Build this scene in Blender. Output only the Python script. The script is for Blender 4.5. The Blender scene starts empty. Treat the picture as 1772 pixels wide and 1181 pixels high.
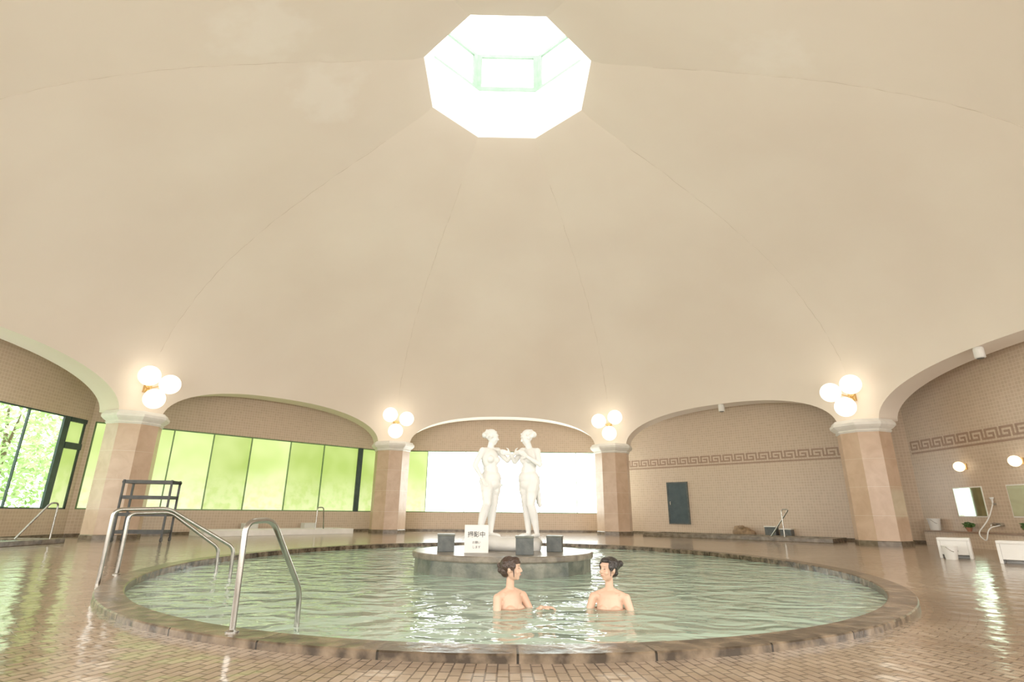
import bpy, bmesh, math, random
from mathutils import Vector, Matrix, Euler
random.seed(7)
S = bpy.context.scene
COL = S.collection
R22 = math.radians(22.5)
CX, CY = 0.0, 12.7           # dome centre
PX, PY, PA, PB = 0.10, 10.1, 5.42, 6.5   # pool ellipse
WATER = -0.04
APO = 14.0                   # outer wall apothem

# ------------------------------------------------------------------ materials
MATS = {}
def newmat(name):
    m = bpy.data.materials.new(name); m.use_nodes = True
    nt = m.node_tree
    b = nt.nodes.get('Principled BSDF')
    MATS[name] = m
    return m, nt, b
def N(nt, t, **kw):
    n = nt.nodes.new(t)
    for k, v in kw.items():
        if k.startswith('i_'):
            n.inputs[k[2:].replace('_', ' ')].default_value = v
        else:
            setattr(n, k, v)
    return n
def L(nt, a, ao, b, bi):
    nt.links.new(a.outputs[ao], b.inputs[bi])
def M(nt, op, a, b=None):
    n = nt.nodes.new('ShaderNodeMath'); n.operation = op
    for i, v in enumerate((a, b)):
        if v is None: continue
        if isinstance(v, (int, float)): n.inputs[i].default_value = v
        else: nt.links.new(v, n.inputs[i])
    return n.outputs[0]
def noisemat(name, c1, c2, scale=4, rough=0.5, metallic=0.0, bump=0.0, bscale=None, spec=0.5, detail=5, coat=0):
    m, nt, b = newmat(name)
    tc = N(nt, 'ShaderNodeTexCoord')
    no = N(nt, 'ShaderNodeTexNoise'); no.inputs['Scale'].default_value = scale; no.inputs['Detail'].default_value = detail
    L(nt, tc, 'Object', no, 'Vector')
    mx = N(nt, 'ShaderNodeValToRGB')
    mx.color_ramp.elements[0].position = 0.32; mx.color_ramp.elements[1].position = 0.68
    mx.color_ramp.elements[0].color = (*c1, 1); mx.color_ramp.elements[1].color = (*c2, 1)
    L(nt, no, 'Fac', mx, 'Fac'); L(nt, mx, 'Color', b, 'Base Color')
    b.inputs['Roughness'].default_value = rough; b.inputs['Metallic'].default_value = metallic
    b.inputs['Specular IOR Level'].default_value = spec
    b.inputs['Coat Weight'].default_value = coat
    if bump:
        n2 = N(nt, 'ShaderNodeTexNoise'); n2.inputs['Scale'].default_value = bscale or scale * 4
        L(nt, tc, 'Object', n2, 'Vector')
        bp = N(nt, 'ShaderNodeBump'); bp.inputs['Strength'].default_value = bump; bp.inputs['Distance'].default_value = 0.02
        L(nt, n2, 'Fac', bp, 'Height'); L(nt, bp, 'Normal', b, 'Normal')
    return m
def emat(name, col, strength):
    m, nt, b = newmat(name)
    b.inputs['Base Color'].default_value = (*col, 1)
    b.inputs['Emission Color'].default_value = (*col, 1)
    b.inputs['Emission Strength'].default_value = strength
    return m

m_plaster = noisemat('dome_plaster', (0.79, 0.695, 0.60), (0.84, 0.755, 0.66), 0.30, 0.75, bump=0.03, bscale=9)
# pale patches of reflected light painted into the dome plaster colour
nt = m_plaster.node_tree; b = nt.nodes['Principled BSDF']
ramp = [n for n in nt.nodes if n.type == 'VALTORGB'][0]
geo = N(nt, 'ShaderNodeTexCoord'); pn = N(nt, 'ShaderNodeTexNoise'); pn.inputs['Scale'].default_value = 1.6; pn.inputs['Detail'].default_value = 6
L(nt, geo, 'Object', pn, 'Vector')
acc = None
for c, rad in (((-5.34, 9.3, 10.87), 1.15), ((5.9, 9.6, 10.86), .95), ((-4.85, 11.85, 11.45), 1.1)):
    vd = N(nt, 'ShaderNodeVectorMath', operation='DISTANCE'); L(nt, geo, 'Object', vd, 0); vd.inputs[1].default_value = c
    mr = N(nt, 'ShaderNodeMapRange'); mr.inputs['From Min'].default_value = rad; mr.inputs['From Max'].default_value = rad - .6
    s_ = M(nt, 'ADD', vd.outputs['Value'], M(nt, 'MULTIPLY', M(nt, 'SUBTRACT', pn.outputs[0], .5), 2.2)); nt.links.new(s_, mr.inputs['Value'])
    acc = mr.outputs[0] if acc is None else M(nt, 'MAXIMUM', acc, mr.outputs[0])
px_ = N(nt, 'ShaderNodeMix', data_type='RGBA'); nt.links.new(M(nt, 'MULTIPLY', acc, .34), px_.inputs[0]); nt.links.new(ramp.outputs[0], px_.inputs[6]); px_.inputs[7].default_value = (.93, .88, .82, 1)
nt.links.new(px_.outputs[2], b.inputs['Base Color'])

m_white = noisemat('white_plaster', (0.78, 0.75, 0.69), (0.86, 0.83, 0.78), 3, 0.6, bump=0.15, bscale=12)
m_statue = noisemat('statue_plaster', (0.76, 0.755, 0.73), (0.84, 0.835, 0.815), 5, 0.5)
m_steel = noisemat('stainless', (0.36, 0.345, 0.315), (0.46, 0.445, 0.415), 6, 0.26, metallic=1.0)
m_black = noisemat('black_metal', (0.02, 0.02, 0.02), (0.05, 0.045, 0.04), 8, 0.45)
m_frame = noisemat('dark_window_frame', (0.015, 0.035, 0.03), (0.03, 0.06, 0.05), 4, 0.4)
m_mframe = noisemat('green_grey_mullion', (0.13, 0.23, 0.09), (0.19, 0.31, 0.14), 4, 0.4)
m_gframe = noisemat('green_window_frame', (0.19, 0.29, 0.21), (0.24, 0.34, 0.26), 4, 0.5)
m_lantern = noisemat('lantern_plaster', (0.90, 0.90, 0.87), (0.94, 0.94, 0.92), 2, 0.7)
m_seam = noisemat('seam_grey', (0.58, 0.48, 0.385), (0.80, 0.715, 0.62), 2.2, 0.9)
m_curb = noisemat('dark_wet_stone', (0.10, 0.075, 0.05), (0.22, 0.17, 0.12), 6, 0.25, bump=0.2)
m_slate = noisemat('slate_dark', (0.05, 0.06, 0.06), (0.10, 0.11, 0.105), 9, 0.4, bump=0.1)
m_plastic = noisemat('white_plastic', (0.72, 0.71, 0.68), (0.78, 0.77, 0.74), 3, 0.3)
m_leaf = noisemat('leaf_green', (0.34, 0.48, 0.20), (0.74, 0.84, 0.50), 1.3, 0.6)
m_leafd = noisemat('leaf_dark', (.05, .12, .03), (.14, .25, .07), 6, .5)
m_bark = noisemat('bark', (0.10, 0.07, 0.04), (0.2, 0.14, 0.09), 8, 0.9, bump=0.4)
m_grass = noisemat('grass', (0.20, 0.38, 0.09), (0.42, 0.58, 0.20), 2, 0.9)
m_skin = noisemat('skin', (0.64, 0.405, 0.29), (0.70, 0.46, 0.34), 5, 0.45, detail=2)
m_hair = noisemat('hair_black', (0.012, 0.009, 0.008), (0.03, 0.022, 0.02), 40, 0.35, bump=.5, bscale=60)
m_hair2 = noisemat('hair_brown', (0.030, 0.015, 0.010), (0.055, 0.028, 0.018), 40, 0.35, bump=.5, bscale=60)
m_lip = noisemat('lip', (0.52, 0.20, 0.17), (0.57, 0.24, 0.20), 20, 0.4)
m_eye = noisemat('eye_dark', (0.02, 0.012, 0.01), (0.04, 0.025, 0.02), 20, 0.3)
m_towel = noisemat('towel_brown', (0.34, 0.20, 0.13), (0.42, 0.26, 0.18), 40, 0.9, bump=0.3)
m_panel = noisemat('slate_paint', (0.035, 0.055, 0.065), (0.055, 0.08, 0.09), 4, 0.4)
m_ink = noisemat('ink', (0.01, 0.01, 0.012), (0.03, 0.03, 0.03), 4, 0.6)
m_meander = noisemat('brown_mosaic', (0.31, 0.20, 0.14), (0.37, 0.245, 0.175), 8, 0.4)
m_globe = emat('globe_glass_lit', (1.0, 0.925, 0.78), 1.22)
m_smallglobe = emat('small_lamp_lit', (1.0, 0.84, 0.60), 1.3)
m_brass = noisemat('brass', (0.55, 0.38, 0.16), (0.65, 0.46, 0.22), 6, 0.3, metallic=1)
m_mirror, nt, b = newmat('mirror_glass'); b.inputs['Base Color'].default_value = (0.66, 0.84, 0.64, 1); b.inputs['Metallic'].default_value = 1; b.inputs['Roughness'].default_value = 0.06
m_pot = noisemat('terracotta', (0.35, 0.16, 0.09), (0.42, 0.20, 0.12), 9, 0.7)
m_ledge = noisemat('brown_ledge_tile', (0.26, 0.17, 0.12), (0.34, 0.23, 0.165), 9, 0.4)

# tiled wall (object x/z)
def tilewall(name, c1, c2, mortar, w=0.12, rough=0.3):
    m, nt, b = newmat(name)
    tc = N(nt, 'ShaderNodeTexCoord'); sx = N(nt, 'ShaderNodeSeparateXYZ'); L(nt, tc, 'Object', sx, 'Vector')
    cx = N(nt, 'ShaderNodeCombineXYZ'); L(nt, sx, 'X', cx, 'X'); L(nt, sx, 'Z', cx, 'Y')
    br = N(nt, 'ShaderNodeTexBrick'); br.offset = 0.0
    br.inputs['Scale'].default_value = 1; br.inputs['Brick Width'].default_value = w; br.inputs['Row Height'].default_value = w
    br.inputs['Mortar Size'].default_value = 0.008; br.inputs['Mortar Smooth'].default_value = 0.2
    br.inputs['Color1'].default_value = (*c1, 1); br.inputs['Color2'].default_value = (*c2, 1); br.inputs['Mortar'].default_value = (*mortar, 1)
    L(nt, cx, 'Vector', br, 'Vector'); L(nt, br, 'Color', b, 'Base Color')
    bp = N(nt, 'ShaderNodeBump'); bp.invert = True; bp.inputs['Strength'].default_value = 0.2; bp.inputs['Distance'].default_value = 0.01
    L(nt, br, 'Fac', bp, 'Height'); L(nt, bp, 'Normal', b, 'Normal')
    b.inputs['Roughness'].default_value = rough
    return m
m_tile = tilewall('wall_mosaic', (0.53, 0.405, 0.295), (0.59, 0.455, 0.335), (0.66, 0.54, 0.425), w=.10)

# column marble
m_col, nt, b = newmat('salmon_marble')
tc = N(nt, 'ShaderNodeTexCoord')
no = N(nt, 'ShaderNodeTexNoise'); no.inputs['Scale'].default_value = 2.5; no.inputs['Detail'].default_value = 8; no.inputs['Distortion'].default_value = 0.6
L(nt, tc, 'Object', no, 'Vector')
rp = N(nt, 'ShaderNodeValToRGB'); rp.color_ramp.elements[0].position = .3; rp.color_ramp.elements[1].position = .7
rp.color_ramp.elements[0].color = (0.52, 0.355, 0.24, 1); rp.color_ramp.elements[1].color = (0.64, 0.47, 0.34, 1)
L(nt, no, 'Fac', rp, 'Fac')
sx = N(nt, 'ShaderNodeSeparateXYZ'); L(nt, tc, 'Object', sx, 'Vector')
fr = M(nt, 'FRACT', M(nt, 'DIVIDE', sx.outputs['Z'], 0.86)); ln = M(nt, 'LESS_THAN', fr, 0.014)
mx = N(nt, 'ShaderNodeMix', data_type='RGBA'); nt.links.new(ln, mx.inputs[0]); nt.links.new(rp.outputs[0], mx.inputs[6]); mx.inputs[7].default_value = (0.66, 0.55, 0.43, 1)
nt.links.new(mx.outputs[2], b.inputs['Base Color']); b.inputs['Roughness'].default_value = 0.3

# floor tile: rows radiating from the pool
def polar(nt):
    tc = N(nt, 'ShaderNodeTexCoord'); sx = N(nt, 'ShaderNodeSeparateXYZ'); L(nt, tc, 'Object', sx, 'Vector')
    x = M(nt, 'SUBTRACT', sx.outputs['X'], PX); y = M(nt, 'MULTIPLY', M(nt, 'SUBTRACT', sx.outputs['Y'], PY), PA / PB)
    r = M(nt, 'SQRT', M(nt, 'ADD', M(nt, 'MULTIPLY', x, x), M(nt, 'MULTIPLY', y, y)))
    a = M(nt, 'ARCTAN2', y, x)
    return tc, r, a
m_floor, nt, b = newmat('wet_floor_mosaic')
tc, r, a = polar(nt)
cv = N(nt, 'ShaderNodeCombineXYZ'); nt.links.new(r, cv.inputs[0]); nt.links.new(M(nt, 'MULTIPLY', a, 5.6), cv.inputs[1])
br = N(nt, 'ShaderNodeTexBrick'); br.offset = 0.5
br.inputs['Scale'].default_value = 1; br.inputs['Brick Width'].default_value = 0.115; br.inputs['Row Height'].default_value = 0.066
br.inputs['Mortar Size'].default_value = 0.0055; br.inputs['Mortar Smooth'].default_value = 0.4
br.inputs['Color1'].default_value = (0.37, 0.295, 0.22, 1); br.inputs['Color2'].default_value = (0.46, 0.375, 0.285, 1); br.inputs['Mortar'].default_value = (0.12, 0.08, 0.052, 1)
L(nt, cv, 'Vector', br, 'Vector')
no = N(nt, 'ShaderNodeTexNoise'); no.inputs['Scale'].default_value = 0.6; no.inputs['Detail'].default_value = 5; L(nt, tc, 'Object', no, 'Vector')
mx = N(nt, 'ShaderNodeMix', data_type='RGBA', blend_type='MULTIPLY'); mx.inputs[0].default_value = 0.9
rp = N(nt, 'ShaderNodeValToRGB'); rp.color_ramp.elements[0].position = .35; rp.color_ramp.elements[1].position = .65
rp.color_ramp.elements[0].color = (0.58, 0.50, 0.43, 1); rp.color_ramp.elements[1].color = (1, 0.98, 0.95, 1)
L(nt, no, 'Fac', rp, 'Fac'); nt.links.new(br.outputs['Color'], mx.inputs[6]); nt.links.new(rp.outputs[0], mx.inputs[7])
nt.links.new(mx.outputs[2], b.inputs['Base Color'])
bp = N(nt, 'ShaderNodeBump'); bp.invert = True; bp.inputs['Strength'].default_value = 0.4; bp.inputs['Distance'].default_value = 0.006
L(nt, br, 'Fac', bp, 'Height')
bp2 = N(nt, 'ShaderNodeBump'); bp2.inputs['Strength'].default_value = 0.4; bp2.inputs['Distance'].default_value = 0.03
n3 = N(nt, 'ShaderNodeTexNoise'); n3.inputs['Scale'].default_value = 4; L(nt, tc, 'Object', n3, 'Vector')
L(nt, n3, 'Fac', bp2, 'Height'); L(nt, bp, 'Normal', bp2, 'Normal'); L(nt, bp2, 'Normal', b, 'Normal')
b.inputs['Roughness'].default_value = 0.14; b.inputs['Specular IOR Level'].default_value = 0.65

# rim stone with joints
m_rim, nt, b = newmat('pool_rim_stone')
tc, r, a = polar(nt)
no = N(nt, 'ShaderNodeTexNoise'); no.inputs['Scale'].default_value = 7; no.inputs['Detail'].default_value = 10; L(nt, tc, 'Object', no, 'Vector')
rp = N(nt, 'ShaderNodeValToRGB'); rp.color_ramp.elements[0].position = .38; rp.color_ramp.elements[1].position = .66
rp.color_ramp.elements[0].color = (0.045, 0.032, 0.021, 1); rp.color_ramp.elements[1].color = (0.22, 0.162, 0.108, 1)
L(nt, no, 'Fac', rp, 'Fac')
fr = M(nt, 'FRACT', M(nt, 'MULTIPLY', a, 40 / (2 * math.pi))); ln = M(nt, 'LESS_THAN', fr, 0.018)
mx = N(nt, 'ShaderNodeMix', data_type='RGBA'); nt.links.new(ln, mx.inputs[0]); nt.links.new(rp.outputs[0], mx.inputs[6]); mx.inputs[7].default_value = (0.02, 0.015, 0.01, 1)
nt.links.new(mx.outputs[2], b.inputs['Base Color']); b.inputs['Roughness'].default_value = 0.26; b.inputs['Specular IOR Level'].default_value = 0.35
bp = N(nt, 'ShaderNodeBump'); bp.inputs['Strength'].default_value = 0.6; bp.inputs['Distance'].default_value = 0.025; L(nt, no, 'Fac', bp, 'Height'); L(nt, bp, 'Normal', b, 'Normal')

m_basin = noisemat('basin_tile', (0.66, 0.77, 0.67), (0.76, 0.85, 0.75), 2, 0.5)
# water
m_water, nt, b = newmat('bath_water')
tc = N(nt, 'ShaderNodeTexCoord')
b.inputs['Base Color'].default_value = (0.485, 0.655, 0.535, 1); b.inputs['Roughness'].default_value = 0.02; b.inputs['IOR'].default_value = 1.33
b.inputs['Alpha'].default_value = 0.76; b.inputs['Specular IOR Level'].default_value = 1.0
mp = N(nt, 'ShaderNodeMapping'); mp.inputs['Scale'].default_value = (1, 1.3, 1); L(nt, tc, 'Object', mp, 'Vector')
n1 = N(nt, 'ShaderNodeTexNoise'); n1.inputs['Scale'].default_value = 2.0; n1.inputs['Detail'].default_value = 1.5; n1.inputs['Distortion'].default_value = 0.7
L(nt, mp, 'Vector', n1, 'Vector')
n2 = N(nt, 'ShaderNodeTexNoise'); n2.inputs['Scale'].default_value = 5.5; n2.inputs['Detail'].default_value = 2; n2.inputs['Distortion'].default_value = 0.5
L(nt, mp, 'Vector', n2, 'Vector')
bp = N(nt, 'ShaderNodeBump'); bp.inputs['Strength'].default_value = 0.9; bp.inputs['Distance'].default_value = 0.085
L(nt, n1, 'Fac', bp, 'Height')
bq = N(nt, 'ShaderNodeBump'); bq.inputs['Strength'].default_value = 0.6; bq.inputs['Distance'].default_value = 0.022
L(nt, n2, 'Fac', bq, 'Height'); L(nt, bp, 'Normal', bq, 'Normal'); L(nt, bq, 'Normal', b, 'Normal')

# frosted, daylit panes
def frosted(name, c1, c2, strength, base):
    m, nt, b = newmat(name)
    tc = N(nt, 'ShaderNodeTexCoord'); sx = N(nt, 'ShaderNodeSeparateXYZ'); L(nt, tc, 'Object', sx, 'Vector')
    n1 = N(nt, 'ShaderNodeTexNoise'); n1.inputs['Scale'].default_value = 0.55; n1.inputs['Detail'].default_value = 2; L(nt, tc, 'Object', n1, 'Vector')
    r1 = N(nt, 'ShaderNodeValToRGB'); r1.color_ramp.elements[0].position = .36; r1.color_ramp.elements[1].position = .66
    r1.color_ramp.elements[0].color = (*c1, 1); r1.color_ramp.elements[1].color = (*c2, 1); L(nt, n1, 'Fac', r1, 'Fac')
    n2 = N(nt, 'ShaderNodeTexNoise'); n2.inputs['Scale'].default_value = 4; n2.inputs['Detail'].default_value = 6; L(nt, tc, 'Object', n2, 'Vector')
    r2 = N(nt, 'ShaderNodeValToRGB'); r2.color_ramp.elements[0].position = .36; r2.color_ramp.elements[1].position = .56
    r2.color_ramp.elements[0].color = (*c2, 1); r2.color_ramp.elements[1].color = (*base, 1); L(nt, n2, 'Fac', r2, 'Fac')
    mr = N(nt, 'ShaderNodeMapRange'); mr.inputs['From Min'].default_value = 2.5; mr.inputs['From Max'].default_value = 1.0
    L(nt, sx, 'Z', mr, 'Value')
    lt = M(nt, 'MULTIPLY', mr.outputs[0], 0.85)
    mx = N(nt, 'ShaderNodeMix', data_type='RGBA'); nt.links.new(lt, mx.inputs[0]); L(nt, r1, 'Color', mx, 6); L(nt, r2, 'Color', mx, 7)
    b.inputs['Base Color'].default_value = (0.25, 0.32, 0.15, 1); b.inputs['Roughness'].default_value = 0.3
    nt.links.new(mx.outputs[2], b.inputs['Emission Color']); b.inputs['Emission Strength'].default_value = strength
    return m
m_fgreen = frosted('frosted_pane_green', (0.40, 0.58, 0.10), (0.64, 0.80, 0.26), .80, (0.90, 0.98, 0.50))
m_fpale = frosted('frosted_pane_pale_green', (0.56, 0.74, 0.20), (0.84, 0.96, 0.42), .88, (1.0, 1.0, 0.68))
m_fwhite = frosted('frosted_pane_bright', (0.85, 0.98, 0.92), (1.0, 1.0, 0.98), 7.0, (0.95, 1.0, 0.95))
m_backfill = emat('back_fill_pane', (1.0, 0.955, 0.885), 6.0)  # fill glow for the added windows behind the camera
m_sky = emat('lantern_pane', (1.0, 1.0, 0.97), 1.3)
m_skytop = emat('lantern_roof_glazing', (1.0, 1.0, 0.97), 2.2)
m_clear, nt, b = newmat('clear_pane')
for n in list(nt.nodes):
    if n != b and n.type != 'OUTPUT_MATERIAL': nt.nodes.remove(n)
out = [n for n in nt.nodes if n.type == 'OUTPUT_MATERIAL'][0]
tr = N(nt, 'ShaderNodeBsdfTransparent'); tr.inputs[0].default_value = (0.96, 0.99, 0.94, 1); gl = N(nt, 'ShaderNodeBsdfGlossy'); gl.inputs['Roughness'].default_value = 0.02
ms = N(nt, 'ShaderNodeMixShader'); ms.inputs[0].default_value = 0.06
nt.links.new(tr.outputs[0], ms.inputs[1]); nt.links.new(gl.outputs[0], ms.inputs[2]); nt.links.new(ms.outputs[0], out.inputs['Surface'])

# ------------------------------------------------------------------ helpers
def link(o, parent=None):
    COL.objects.link(o)
    if parent: o.parent = parent
    return o
def finish(name, me, mat, parent=None, smooth=False, label=None, category=None, kind=None, group=None):
    if mat and not me.materials: me.materials.append(mat)
    if smooth:
        for p in me.polygons: p.use_smooth = True
    o = bpy.data.objects.new(name, me); link(o, parent)
    tag(o, label, category, kind, group); return o
def tag(o, label=None, category=None, kind=None, group=None):
    if label: o['label'] = label
    if category: o['category'] = category
    if kind: o['kind'] = kind
    if group: o['group'] = group
    return o
def empty(name, loc, rotz=0, **kw):
    o = bpy.data.objects.new(name, None); o.empty_display_size = 0.1; link(o)
    o.location = loc; o.rotation_euler = (0, 0, rotz); tag(o, **kw); return o
def mesh_from_bm(bm, name='m'):
    me = bpy.data.meshes.new(name); bmesh.ops.recalc_face_normals(bm, faces=bm.faces); bm.to_mesh(me); bm.free(); return me
def boxes_mesh(lst, bevel=0.0):
    """lst of (x0,x1,y0,y1,z0,z1)"""
    bm = bmesh.new()
    for (x0, x1, y0, y1, z0, z1) in lst:
        m = Matrix.Translation(((x0 + x1) / 2, (y0 + y1) / 2, (z0 + z1) / 2)) @ Matrix.Diagonal((abs(x1 - x0), abs(y1 - y0), abs(z1 - z0), 1))
        bmesh.ops.create_cube(bm, size=1, matrix=m)
    if bevel:
        bmesh.ops.bevel(bm, geom=bm.edges[:], offset=bevel, segments=2, affect='EDGES', profile=0.7)
    return mesh_from_bm(bm)
def lathe(profile, n=48, sy=1.0, rot=0.0, close=True):
    bm = bmesh.new(); rings = []
    for (r, z) in profile:
        rings.append([bm.verts.new((r * math.cos(rot + 2 * math.pi * i / n), r * sy * math.sin(rot + 2 * math.pi * i / n), z)) for i in range(n)])
    for j in range(len(rings) - 1):
        for i in range(n):
            bm.faces.new((rings[j][i], rings[j][(i + 1) % n], rings[j + 1][(i + 1) % n], rings[j + 1][i]))
    if close:
        bm.faces.new(rings[0]); bm.faces.new(rings[-1])
    return mesh_from_bm(bm)
def sphere_mesh(r, sub=3, scale=(1, 1, 1)):
    bm = bmesh.new(); bmesh.ops.create_icosphere(bm, subdivisions=sub, radius=r, matrix=Matrix.Diagonal((*scale, 1)))
    return mesh_from_bm(bm)
def fillet(pts, rad, seg=6):
    pts = [Vector(p) for p in pts]; out = [pts[0]]
    for i in range(1, len(pts) - 1):
        a, b, c = pts[i - 1], pts[i], pts[i + 1]
        d1 = (a - b); d2 = (c - b); r = min(rad, d1.length * .45, d2.length * .45)
        p1 = b + d1.normalized() * r; p2 = b + d2.normalized() * r
        for k in range(seg + 1):
            t = k / seg; out.append(p1 * (1 - t) ** 2 + b * 2 * t * (1 - t) + p2 * t * t)
    out.append(pts[-1]); return out
def tube_mesh(pts, r, rad=0.1, res=6):
    pts = fillet(pts, rad) if len(pts) > 2 else [Vector(p) for p in pts]
    cu = bpy.data.curves.new('c', 'CURVE'); cu.dimensions = '3D'; sp = cu.splines.new('POLY'); sp.points.add(len(pts) - 1)
    for i, p in enumerate(pts): sp.points[i].co = (*p, 1)
    cu.bevel_depth = r; cu.bevel_resolution = res; cu.use_fill_caps = True
    o = bpy.data.objects.new('tmp', cu); COL.objects.link(o)
    dg = bpy.context.evaluated_depsgraph_get(); me = bpy.data.meshes.new_from_object(o.evaluated_get(dg))
    bpy.data.objects.remove(o); bpy.data.curves.remove(cu)
    for p in me.polygons: p.use_smooth = True
    me.materials.clear()
    return me
def join_meshes(ms):
    bm = bmesh.new()
    for m in ms: bm.from_mesh(m)
    me = bpy.data.meshes.new('j'); bm.to_mesh(me); bm.free(); return me

def sculpt(prims, voxel, smooth_it=4):
    full = bmesh.new()
    for p in prims:
        bm = bmesh.new()
        if p[0] == 'cap':
            _, a, ra, b_, rb = p
            for c, r in ((a, ra), (b_, rb)):
                bmesh.ops.create_icosphere(bm, subdivisions=2, radius=r, matrix=Matrix.Translation(c))
            vs = [v.co.copy() for v in bm.verts]; bm.free(); bm = bmesh.new()
            for c in vs: bm.verts.new(c)
            res = bmesh.ops.convex_hull(bm, input=bm.verts[:])
            dl = [g for g in res['geom_interior'] if isinstance(g, bmesh.types.BMVert)]
            bmesh.ops.delete(bm, geom=dl, context='VERTS')
        else:
            _, c, rr, rot = p
            mt = Matrix.Translation(c) @ (rot.to_4x4() if rot else Matrix.Identity(4)) @ Matrix.Diagonal((*rr, 1))
            bmesh.ops.create_icosphere(bm, subdivisions=3, radius=1, matrix=mt)
        bmesh.ops.recalc_face_normals(bm, faces=bm.faces)
        t = bpy.data.meshes.new('t'); bm.to_mesh(t); bm.free(); full.from_mesh(t); bpy.data.meshes.remove(t)
    me = bpy.data.meshes.new('s'); full.to_mesh(me); full.free()
    o = bpy.data.objects.new('tmp', me); COL.objects.link(o)
    md = o.modifiers.new('r', 'REMESH'); md.mode = 'VOXEL'; md.voxel_size = voxel
    if smooth_it:
        sm = o.modifiers.new('s', 'SMOOTH'); sm.factor = 0.5; sm.iterations = smooth_it
    dg = bpy.context.evaluated_depsgraph_get(); out = bpy.data.meshes.new_from_object(o.evaluated_get(dg))
    bpy.data.objects.remove(o)
    for p in out.polygons: p.use_smooth = True
    out.materials.clear()
    return out
V = Vector

# ------------------------------------------------------------------ dome (ceiling)
prof_pts = [(12.80, 3.80), (12.76, 4.6), (12.62, 5.4), (12.22, 6.4), (11.45, 7.5), (10.40, 8.6), (9.0, 9.6), (7.3, 10.55), (5.4, 11.45), (3.8, 12.15), (2.5, 12.8)]
def prof_by_h(h):
    for i in range(len(prof_pts) - 1):
        if h <= prof_pts[i + 1][1]:
            t = (h - prof_pts[i][1]) / (prof_pts[i + 1][1] - prof_pts[i][1]); break
    else: return prof_pts[-1][0]
    i0, i1, i2, i3 = max(i - 1, 0), i, i + 1, min(i + 2, len(prof_pts) - 1)
    def cr(a, b_, c, d): return 0.5 * (2 * b_ + (c - a) * t + (2 * a - 5 * b_ + 4 * c - d) * t * t + (3 * b_ - a - 3 * c + d) * t ** 3)
    return cr(*[prof_pts[k][0] for k in (i0, i1, i2, i3)])
def blend(h):  # 0 = octagon, 1 = circle
    return 0.88 * max(0, min(1, (12.8 - h) / 2.5))
def dome_pt(az, d, h, off=0.0):
    rho = prof_by_h(h); w = blend(h)
    r = rho * ((1 - w) * math.cos(R22) / math.cos(d) + w) + off
    return (CX + r * math.sin(az + d), CY + r * math.cos(az + d), h)
D0 = math.radians(19.3)
SPR, RISE = 3.80, 1.38
def arch_h(d):
    q = abs(d) / D0
    return SPR + (RISE * (1 - q ** 2.3) ** 0.5 if q < 1 else 0)
deltas = [-R22] + [D0 * math.sin(-math.pi / 2 + math.pi * i / 36) for i in range(37)] + [R22]
bm = bmesh.new()
NR = 44
for k in range(8):
    az = k * math.pi / 4
    grid = []
    for d in deltas:
        a0 = arch_h(d); colv = []
        for j in range(NR + 1):
            h = a0 + (12.8 - a0) * (j / NR)
            colv.append(bm.verts.new(dome_pt(az, d, h)))
        grid.append(colv)
    for i in range(len(deltas) - 1):
        for j in range(NR):
            f = bm.faces.new((grid[i][j], grid[i + 1][j], grid[i + 1][j + 1], grid[i][j + 1])); f.smooth = True
    # soffit and back face
    ar = [bm.verts.new(dome_pt(az, d, arch_h(d))) for d in deltas]
    ao = [bm.verts.new(dome_pt(az, d, arch_h(d), 0.85)) for d in deltas]
    ab = [bm.verts.new(dome_pt(az, d, arch_h(d), 0.85)) for d in deltas]
    at = [bm.verts.new(dome_pt(az, d, 5.46, 0.85)) for d in deltas]
    for i in range(len(deltas) - 1):
        f = bm.faces.new((ar[i], ao[i], ao[i + 1], ar[i + 1])); f.smooth = True
        f = bm.faces.new((ab[i], at[i], at[i + 1], ab[i + 1])); f.smooth = True
me = bpy.data.meshes.new('dome'); bm.to_mesh(me); bm.free()
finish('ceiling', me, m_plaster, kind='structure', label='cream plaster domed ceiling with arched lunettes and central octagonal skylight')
# ridge seams
ms = []
for k in range(8):
    az = k * math.pi / 4 + R22
    pts = []
    for j in range(60):
        h = 5.9 + (12.0 - 5.9) * j / 59
        q = Vector(dome_pt(k * math.pi / 4, R22, h, -0.0)); w = 0.012 * math.sin(j * 1.7) + .01 * math.sin(j * .6 + k)
        pts.append(q + Vector((w * math.cos(az), -w * math.sin(az), 0)))
    ms.append(tube_mesh(pts, 0.007, rad=0.001, res=1))
finish('trim_1', join_meshes(ms), m_seam, kind='structure', label='thin cracked plaster seams along dome ridges')

# skylight lantern
def octring(r, z): return [(CX + r * math.sin(R22 + i * math.pi / 4), CY + r * math.cos(R22 + i * math.pi / 4), z) for i in range(8)]
bm = bmesh.new()
rs = [[bm.verts.new(p) for p in octring(r, z)] for r, z in ((2.5, 12.8), (2.55, 14.75), (2.9, 14.9), (2.9, 15.0))]
for j in range(3):
    for i in range(8): bm.faces.new((rs[j][i], rs[j][(i + 1) % 8], rs[j + 1][(i + 1) % 8], rs[j + 1][i]))
finish('trim_2', mesh_from_bm(bm), m_lantern, kind='structure', label='white octagonal lantern drum above the dome opening')
bm = bmesh.new()
rt = [[bm.verts.new(p) for p in octring(r, z)] for r, z in ((2.9, 16.6), (2.9, 16.75), (0.05, 17.6))]
for j in range(2):
    for i in range(8): bm.faces.new((rt[j][i], rt[j][(i + 1) % 8], rt[j + 1][(i + 1) % 8], rt[j + 1][i]))
bm.faces.new(rt[-1])
finish('trim_3', mesh_from_bm(bm), m_skytop, kind='structure', label='translucent white glazed lantern roof')
wn = 1
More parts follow.
